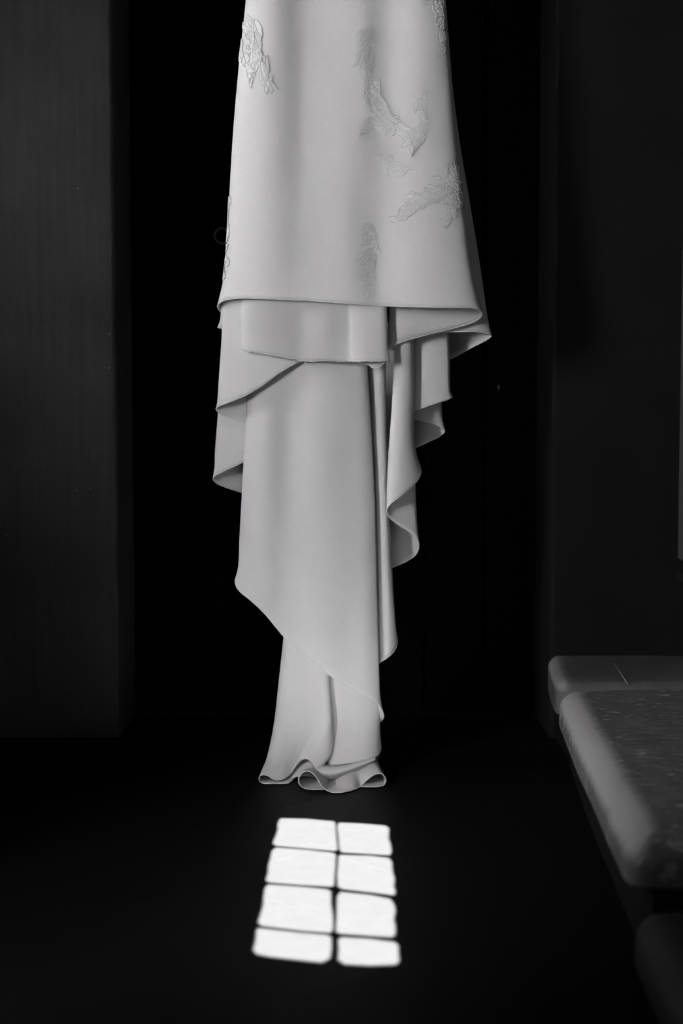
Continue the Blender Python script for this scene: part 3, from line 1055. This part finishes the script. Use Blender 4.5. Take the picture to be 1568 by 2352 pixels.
# ---- right-hand flap behind that pleat
cols = [
    [(990, 740, 0.086), (990, 840, 0.086), (985, 930, 0.086)],
    [(1020, 740, 0.074), (1022, 840, 0.074), (1024, 920, 0.074)],
    [(1029, 740, 0.060), (1032, 840, 0.060), (1034, 900, 0.060), (1039, 911, 0.060)],
    [(1024, 740, 0.048), (1028, 840, 0.048), (1030, 900, 0.048), (1032, 915, 0.048)],
    [(1008, 740, 0.040), (1011, 840, 0.040), (1013, 900, 0.040), (1014, 921, 0.040)],
    [(985, 740, 0.038), (986, 840, 0.038), (986, 900, 0.038), (986, 931, 0.038)],
    [(962, 740, 0.042), (961, 840, 0.042), (960, 900, 0.042), (958, 941, 0.042)],
    [(944, 740, 0.052), (942, 840, 0.052), (940, 900, 0.052), (936, 950, 0.052)],
    [(938, 740, 0.066), (936, 840, 0.066), (934, 900, 0.066), (930, 957, 0.066)],
    [(950, 740, 0.080), (950, 840, 0.080), (952, 900, 0.080), (954, 963, 0.080)],
    [(972, 740, 0.090), (974, 840, 0.090), (978, 900, 0.090), (984, 970, 0.090)],
    [(996, 740, 0.100), (999, 840, 0.100), (1003, 900, 0.100), (1008, 979, 0.100)],
    [(1004, 740, 0.114), (1008, 840, 0.114), (1013, 925, 0.114), (1016, 965, 0.114), (1021, 989, 0.114)],
    [(1000, 740, 0.128), (1004, 840, 0.128), (1008, 925, 0.128), (1011, 1001, 0.128)],
    [(980, 740, 0.140), (982, 840, 0.140), (984, 925, 0.140), (985, 1014, 0.140)],
    [(950, 740, 0.150), (950, 840, 0.150), (952, 925, 0.150), (953, 1029, 0.150)],
    [(925, 740, 0.156), (925, 840, 0.156), (925, 925, 0.156), (925, 1042, 0.156)],
]
sheet('train_flap', cols, M_CREPE, nv=36, sub=6, hem_range=(0.06, 1.0), label='right hand flap of the train')

# ---- lowest part of the train, two panels that break on the floor
def zp(zx, zy):
    return 580 + zx / 4.61, 1620 + zy / 4.61
def c3(pts, tail):
    """panel column: hanging points then zoomed tail points (zx, zy, d)"""
    out = list(pts)
    for zx, zy, d in tail:
        x, y = zp(zx, zy)
        out.append((x, y, d))
    return out
FD = lambda py: floor_depth(py) - Y0
lo_l = FD(1799)          # left curl rests here
lo_m = FD(1813)
lo_t = FD(1820.5)
lo_r = FD(1807)
cols = [
    # underside of the left curl: comes forward along the floor
    c3([(700, 1430, 0.10), (690, 1560, 0.10), (680, 1700, 0.09)], [(470, 700, 0.06), (430, 790, 0.0), (380, 829, lo_l)]),
    c3([(690, 1430, 0.10), (680, 1560, 0.10), (665, 1700, 0.09)], [(330, 720, 0.06), (280, 800, 0.0), (240, 829, lo_l)]),
    c3([(672, 1430, 0.09), (664, 1560, 0.09), (645, 1700, 0.085)], [(200, 700, 0.05), (140, 790, 0.0), (120, 827, lo_l)]),
    c3([(660, 1430, 0.07), (650, 1560, 0.07), (630, 1690, 0.07)], [(130, 680, 0.04), (80, 770, -0.01), (78, 806, lo_l)]),
    c3([(655, 1430, 0.050), (641, 1560, 0.050), (628, 1670, 0.045)], [(150, 560, 0.03), (98, 690, 0.0), (67, 775, lo_l)]),
    c3([(658, 1430, 0.036), (645, 1560, 0.036), (633, 1670, 0.03)], [(170, 560, 0.015), (125, 690, -0.015), (80, 745, lo_l)]),
    c3([(664, 1430, 0.028), (652, 1560, 0.028), (642, 1670, 0.02)], [(220, 560, 0.0), (170, 680, -0.025), (115, 736, lo_l)]),
    c3([(674, 1430, 0.024), (662, 1560, 0.024), (652, 1670, 0.016)], [(270, 560, -0.002), (220, 690, -0.025), (165, 748, lo_l)]),
    c3([(686, 1430, 0.022), (676, 1560, 0.022), (666, 1670, 0.016)], [(320, 560, 0.002), (275, 690, -0.02), (212, 780, lo_l)]),
    c3([(698, 1430, 0.022), (690, 1560, 0.022), (682, 1670, 0.018)], [(370, 560, 0.006), (330, 680, -0.015), (262, 793, lo_l + 0.002)]),
    c3([(708, 1430, 0.022), (704, 1560, 0.022), (698, 1670, 0.02)], [(420, 560, 0.012), (380, 670, -0.005), (325, 779, lo_l + 0.008)]),
    c3([(716, 1430, 0.022), (714, 1560, 0.022), (712, 1670, 0.022)], [(470, 540, 0.016), (430, 640, 0.006), (385, 735, -0.012)]),
    c3([(724, 1430, 0.022), (724, 1560, 0.022), (722, 1670, 0.022)], [(510, 520, 0.018), (480, 600, 0.012), (438, 672, 0.0)]),
    c3([(731, 1430, 0.022), (733, 1560, 0.022), (732, 1670, 0.020)], [(550, 500, 0.016), (520, 560, 0.012), (478, 612, 0.004)]),
    c3([(738, 1430, 0.022), (741, 1560, 0.022), (742, 1670, 0.016)], [(600, 480, 0.012), (570, 540, 0.008), (520, 577, 0.004)]),
    c3([(744, 1430, 0.024), (748, 1560, 0.024), (750, 1670, 0.014)], [(660, 470, 0.008), (620, 540, 0.004), (565, 566, 0.002)]),
    c3([(750, 1430, 0.028), (753, 1560, 0.028), (757, 1670, 0.016)], [(730, 470, 0.008), (690, 550, 0.002), (612, 590, 0.0)]),
    c3([(754, 1430, 0.036), (756, 1560, 0.036), (761, 1670, 0.024)], [(800, 460, 0.012), (760, 560, 0.002), (648, 640, -0.004)]),
    c3([(756, 1430, 0.048), (758, 1560, 0.048), (763, 1670, 0.036)], [(848, 440, 0.024), (810, 550, 0.01), (690, 690, 0.0)]),
    c3([(754, 1430, 0.062), (756, 1560, 0.062), (761, 1670, 0.05)], [(840, 440, 0.04), (800, 550, 0.03), (720, 690, 0.02)]),
]
sheet('train_panel', cols, M_CREPE, nv=54, sub=5, stitch=False, label='lower left panel of the train curling on the floor')
# inner arch seen under the lower left panel
cols = [
    [(662, 1760, 0.030), zp(400, 700) + (0.01,), zp(330, 800) + (lo_l + 0.03,)],
    [(676, 1735, 0.036), zp(455, 640) + (0.02,), zp(390, 790) + (lo_l + 0.03,)],
    [(692, 1725, 0.040), zp(520, 610) + (0.025,), zp(470, 760) + (lo_l + 0.035,)],
    [(708, 1725, 0.040), zp(590, 620) + (0.025,), zp(560, 750) + (lo_l + 0.04,)],
    [(722, 1735, 0.036), zp(650, 660) + (0.02,), zp(640, 760) + (lo_l + 0.045,)],
    [(735, 1755, 0.030), zp(720, 690) + (0.012,), zp(720, 770) + (lo_l + 0.05,)],
]
sheet('inner_fold', cols, M_CREPE, nv=16, sub=5, hem=False)
# right lower panel
cols = [
    [(748, 1440, 0.085), (748, 1560, 0.085), (750, 1680, 0.080), (742, 1762, 0.060)],
    [(752, 1440, 0.066), (752, 1560, 0.066), (756, 1680, 0.060), (748, 1760, 0.030)],
    [(764, 1440, 0.052), (765, 1560, 0.052), (768, 1680, 0.046), (762, 1758, 0.008)],
    [(790, 1440, 0.044), (790, 1560, 0.044), (790, 1680, 0.036), (786, 1756, 0.000)],
    [(815, 1440, 0.042), (816, 1560, 0.042), (818, 1680, 0.032), (814, 1752, 0.000)],
    [(838, 1440, 0.044), (841, 1560, 0.044), (844, 1680, 0.034), (840, 1748, 0.004)],
    [(853, 1440, 0.050), (857, 1560, 0.050), (860, 1680, 0.042), (858, 1741, 0.014)],
    [(860, 1440, 0.060), (865, 1560, 0.060), (869, 1680, 0.052), (869, 1731, 0.030)],
    [(862, 1440, 0.074), (868, 1560, 0.074), (872, 1670, 0.068), (875, 1717, 0.050)],
    [(856, 1440, 0.090), (862, 1560, 0.090), (866, 1670, 0.086), (870, 1735, 0.075)],
    [(840, 1440, 0.100), (845, 1560, 0.100), (850, 1670, 0.098), (856, 1765, 0.09)],
    [(815, 1440, 0.106), (820, 1560, 0.106), (825, 1670, 0.104), (832, 1785, 0.1)],
]
sheet('train_panel', cols, M_CREPE, nv=44, sub=6, hem_range=(0.55, 1.0), stitch=False, label='lower right panel of the train')
# buckled fold above the floor
cols = [
    [zp(640, 690) + (0.01,), zp(660, 690) + (-0.01,), zp(690, 720) + (-0.01,), zp(700, 770) + (0.01,)],
    [zp(740, 640) + (0.014,), zp(730, 665) + (-0.022,), zp(735, 720) + (-0.035,), zp(750, 800) + (-0.005,)],
    [zp(860, 640) + (0.012,), zp(860, 665) + (-0.026,), zp(865, 720) + (-0.042,), zp(870, 790) + (-0.01,)],
    [zp(970, 625) + (0.012,), zp(980, 650) + (-0.020,), zp(985, 690) + (-0.034,), zp(980, 760) + (-0.005,)],
    [zp(1080, 608) + (0.014,), zp(1090, 625) + (-0.012,), zp(1095, 655) + (-0.022,), zp(1090, 710) + (0.0,)],
    [zp(1200, 580) + (0.018,), zp(1215, 590) + (0.000,), zp(1220, 605) + (-0.006,), zp(1210, 640) + (0.005,)],
    [zp(1290, 545) + (0.026,), zp(1300, 560) + (0.014,), zp(1302, 575) + (0.010,), zp(1290, 600) + (0.012,)],
]
sheet('buckled_fold', cols, M_CREPE, nv=22, sub=6, hem=False)
# front flounce with its serpentine hem
cols = [
    # floor side of the middle curl
    [zp(900, 760) + (0.10,), zp(880, 830) + (0.02,), zp(830, 888) + (lo_m + 0.01,)],
    [zp(760, 760) + (0.10,), zp(760, 830) + (0.02,), zp(720, 891) + (lo_m,)],
    [zp(640, 740) + (0.09,), zp(630, 820) + (0.01,), zp(610, 890) + (lo_m,)],
    [zp(560, 730) + (0.08,), zp(530, 800) + (0.0,), zp(535, 872) + (lo_m,)],
    [zp(530, 710) + (0.07,), zp(490, 780) + (-0.02,), zp(494, 830) + (lo_m,)],
    [zp(540, 690) + (0.06,), zp(490, 745) + (-0.03,), zp(488, 785) + (lo_m,)],
    [zp(570, 670) + (0.05,), zp(530, 700) + (-0.03,), zp(506, 738) + (lo_m,)],
    [zp(620, 660) + (0.05,), zp(590, 685) + (-0.03,), zp(552, 698) + (lo_m,)],
    [zp(690, 660) + (0.05,), zp(655, 690) + (-0.03,), zp(610, 704) + (lo_m,)],
    [zp(750, 680) + (0.05,), zp(710, 720) + (-0.03,), zp(655, 740) + (lo_m,)],
    [zp(800, 700) + (0.05,), zp(760, 760) + (-0.03,), zp(698, 798) + (lo_m - 0.005,)],
    [zp(830, 710) + (0.05,), zp(805, 800) + (-0.02,), zp(742, 868) + (lo_t + 0.008,)],
    [zp(860, 710) + (0.05,), zp(840, 820) + (-0.02,), zp(800, 908) + (lo_t + 0.002,)],
    [zp(890, 700) + (0.05,), zp(885, 800) + (-0.03,), zp(872, 926) + (lo_t,)],
    [zp(930, 690) + (0.05,), zp(945, 770) + (-0.04,), zp(965, 919) + (lo_t + 0.002,)],
    [zp(1000, 680) + (0.05,), zp(1030, 725) + (-0.03,), zp(1080, 891) + (lo_t + 0.015,)],
    [zp(1080, 660) + (0.05,), zp(1120, 700) + (-0.02,), zp(1152, 848) + (lo_r,)],
    [zp(1150, 640) + (0.05,), zp(1190, 660) + (-0.01,), zp(1220, 782) + (lo_r,)],
    [zp(1220, 610) + (0.05,), zp(1250, 630) + (0.0,), zp(1288, 736) + (lo_r,)],
    [zp(1285, 590) + (0.05,), zp(1310, 620) + (0.01,), zp(1348, 722) + (lo_r,)],
    [zp(1320, 590) + (0.06,), zp(1345, 660) + (0.02,), zp(1394, 748) + (lo_r,)],
    [zp(1330, 640) + (0.08,), zp(1365, 720) + (0.03,), zp(1412, 795) + (lo_r,)],
    [zp(1310, 720) + (0.09,), zp(1350, 790) + (0.03,), zp(1392, 845) + (lo_r,)],
    [zp(1250, 740) + (0.10,), zp(1290, 800) + (0.03,), zp(1330, 862) + (lo_r,)],
    [zp(1150, 740) + (0.10,), zp(1180, 800) + (0.03,), zp(1200, 863) + (lo_r,)],
    [zp(1030, 740) + (0.10,), zp(1050, 800) + (0.03,), zp(1060, 863) + (lo_r,)],
]
sheet('flounce', cols, M_CREPE, nv=30, sub=6, stitch=False, label='curling flounce lying on the floor')

# ---- lace appliques on the skirt
def on_skirt(x, y, lift):
    l, r = sil_l(y), sil_r(y)
    x = min(max(x, l + 0.5), r - 2)
    s = (x - (l + r) / 2) / ((r - l) / 2)
    d = skirt_d(x, y)
    sx_ = math.copysign(min(1.0, abs(s)) ** 6, s)
    p = to_world(x, y, d - lift * (1 - 0.6 * abs(sx_)))
    p.x += sx_ * lift
    return p

class Lace:
    def __init__(self):
        self.v, self.f = [], []
    def cord(self, pts, r, lift):
        """embroidered cord along photo-plane points"""
        w = [on_skirt(x, y, lift) for x, y in pts]
        n = len(w)
        base = len(self.v)
        sides = 5
        for i, p in enumerate(w):
            t = w[min(i + 1, n - 1)] - w[max(i - 1, 0)]
            if t.length < 1e-7:
                t = Vector((0, 0, 1))
            t.normalize()
            a = t.cross(Vector((0, 1, 0)))
            if a.length < 1e-4:
                a = Vector((1, 0, 0))
            a.normalize()
            b = t.cross(a)
            for k in range(sides):
                an = 2 * math.pi * k / sides
                self.v.append(p + (a * math.cos(an) + b * math.sin(an)) * r)
        for i in range(n - 1):
            for k in range(sides):
                k2 = (k + 1) % sides
                self.f.append((base + i * sides + k, base + i * sides + k2, base + (i + 1) * sides + k2, base + (i + 1) * sides + k))
    def leaf(self, x, y, ang, L, W, curl, h):
        """raised leaf: rim cord, domed blade and a midrib"""
        n = 9
        ca, sa = math.cos(ang), math.sin(ang)
        mid = []
        for i in range(n):
            t = i / (n - 1)
            a = ang + curl * t
            mid.append((x + L * t * math.cos(ang + curl * t * 0.5), y + L * t * math.sin(ang + curl * t * 0.5), a))
        le, ri = [], []
        for i, (mx, my, a) in enumerate(mid):
            t = i / (n - 1)
            w = W * (math.sin(math.pi * t ** 0.8) ** 0.8 if 0 < t < 1 else 0.02)
            le.append((mx - math.sin(a) * w, my + math.cos(a) * w))
            ri.append((mx + math.sin(a) * w, my - math.cos(a) * w))
        base = len(self.v)
        for i in range(n):
            mx, my, a = mid[i]
            self.v.append(on_skirt(le[i][0], le[i][1], 0.0012))
            self.v.append(on_skirt((le[i][0] + mx) / 2, (le[i][1] + my) / 2, 0.0008 + h * 1.0))
            self.v.append(on_skirt(mx, my, 0.0012 + h * 0.35))
            self.v.append(on_skirt((ri[i][0] + mx) / 2, (ri[i][1] + my) / 2, 0.0008 + h * 1.0))
            self.v.append(on_skirt(ri[i][0], ri[i][1], 0.0012))
        for i in range(n - 1):
            for k in range(4):
                self.f.append((base + i * 5 + k, base + i * 5 + k + 1, base + (i + 1) * 5 + k + 1, base + (i + 1) * 5 + k))
        self.cord(le, 0.0010, 0.0014 + h * 0.6)
        self.cord(ri, 0.0010, 0.0014 + h * 0.6)
    def loop(self, x, y, r, a0, h):
        pts = [(x + r * math.cos(a0 + t) * 1.0, y + r * 1.25 * math.sin(a0 + t)) for t in np.linspace(0, 5.2, 12)]
        self.cord(pts, 0.0012, h)
    def build(self, name, label):
        o = mesh_obj(name, self.v, self.f, M_LACE, dress)
        o['label'] = label
        return o

def spray(path, n, L, W, h, seed, label, spread=1.0, loops=8, width=20):
    """lace spray following a path of photo-plane points: overlapping pointed leaves, petals and short tendrils"""
    rnd = random.Random(seed)
    lc = Lace()
    P = cr_resample(np.array([(a, b, 0.0) for a, b in path]), 60)[:, :2]
    for i in range(int(n * 1.7)):
        k = rnd.randrange(1, 58)
        x, y = P[k]
        tx, ty = P[k + 1] - P[k - 1]
        a = math.atan2(ty, tx)
        off_ = rnd.gauss(0, 0.55) * width
        x += -math.sin(a) * off_
        y += math.cos(a) * off_
        ll = L * rnd.uniform(0.4, 1.05)
        ang = a + math.copysign(rnd.uniform(0.05, 0.8) * spread, off_) + (math.pi if rnd.random() < 0.5 else 0)
        x -= 0.4 * ll * math.cos(ang)
        y -= 0.4 * ll * math.sin(ang)
        lc.leaf(x, y, ang, ll, W * rnd.uniform(0.5, 0.95) * (ll / L) ** 0.7 + 1.0, rnd.uniform(-0.9, 0.9), h * rnd.uniform(0.5, 1.3))
    for i in range(loops):
        k = rnd.randrange(3, 57)
        x, y = P[k]
        x += rnd.uniform(-width, width) * 0.8
        y += rnd.uniform(-width, width) * 0.8
        # five-petalled blossom
        a0 = rnd.uniform(0, 6.3)
        if i % 3 == 0:
            for q5 in range(5):
                lc.leaf(x, y, a0 + q5 * 1.2566, rnd.uniform(7, 11), 3.2, 0.3, h * 1.1)
        else:
            r0 = rnd.uniform(5, 10)
            lc.cord([(x + r0 * t * math.cos(a0 + 2.2 * t), y + r0 * t * 1.2 * math.sin(a0 + 2.2 * t)) for t in np.linspace(0.2, 1.6, 9)], 0.0012, 0.0016 + h * 0.6)
    return lc.build('lace_applique', label)

spray([(572, 52), (582, 90), (592, 130), (602, 165), (618, 208)], 26, 46, 6.5, 0.0022, 11, 'long lace leaf spray at the upper left of the skirt', 0.5, 8, 16)
spray([(556, 100), (560, 140), (575, 165), (582, 190)], 9, 34, 5, 0.002, 12, 'small lace sprig at the left edge of the skirt', 0.6, 4, 8)
spray([(838, 70), (835, 120), (838, 165), (852, 215), (874, 262), (895, 285)], 40, 50, 6.5, 0.0028, 21, 'tall lace spray right of the middle of the skirt', 0.55, 10, 18)
spray([(826, 290), (860, 282), (905, 288), (935, 310), (930, 350)], 26, 36, 6.0, 0.0022, 22, 'curved lace branch below the tall spray', 0.9, 10, 16)
spray([(962, 215), (970, 250), (968, 290), (950, 330)], 20, 26, 5.0, 0.0016, 23, 'faint lace branch rising to the right', 1.0, 10, 14)
spray([(1034, 385), (1040, 430), (1040, 470), (1028, 520)], 34, 32, 5.0, 0.0028, 31, 'dense lace cluster at the right edge of the skirt', 1.1, 12, 16)
spray([(1025, 440), (985, 450), (945, 470), (905, 515)], 36, 28, 4.8, 0.0015, 32, 'faint lace branch trailing left from the right edge', 1.1, 14, 20)
spray([(860, 360), (905, 380), (930, 400)], 16, 26, 4.5, 0.0012, 33, 'very faint lace sprig in the middle right of the skirt', 1.1, 6, 16)
spray([(846, 520), (850, 570), (845, 620), (848, 680)], 26, 30, 4.6, 0.0013, 34, 'faint lace column above the front hem', 1.0, 10, 16)
spray([(1008, -5), (1010, 40), (1014, 85), (1012, 130)], 18, 26, 4.0, 0.0018, 35, 'lace sprig at the upper right edge of the skirt', 0.8, 8, 8)
spray([(527, 455), (522, 520), (518, 580), (513, 650)], 16, 26, 3.5, 0.0022, 36, 'lace border along the left edge of the skirt', 0.6, 6, 4)
spray([(985, -30), (972, 4), (990, 12)], 6, 20, 4.0, 0.0016, 37, 'lace leaf tip entering at the top right of the skirt', 0.8, 2, 6)
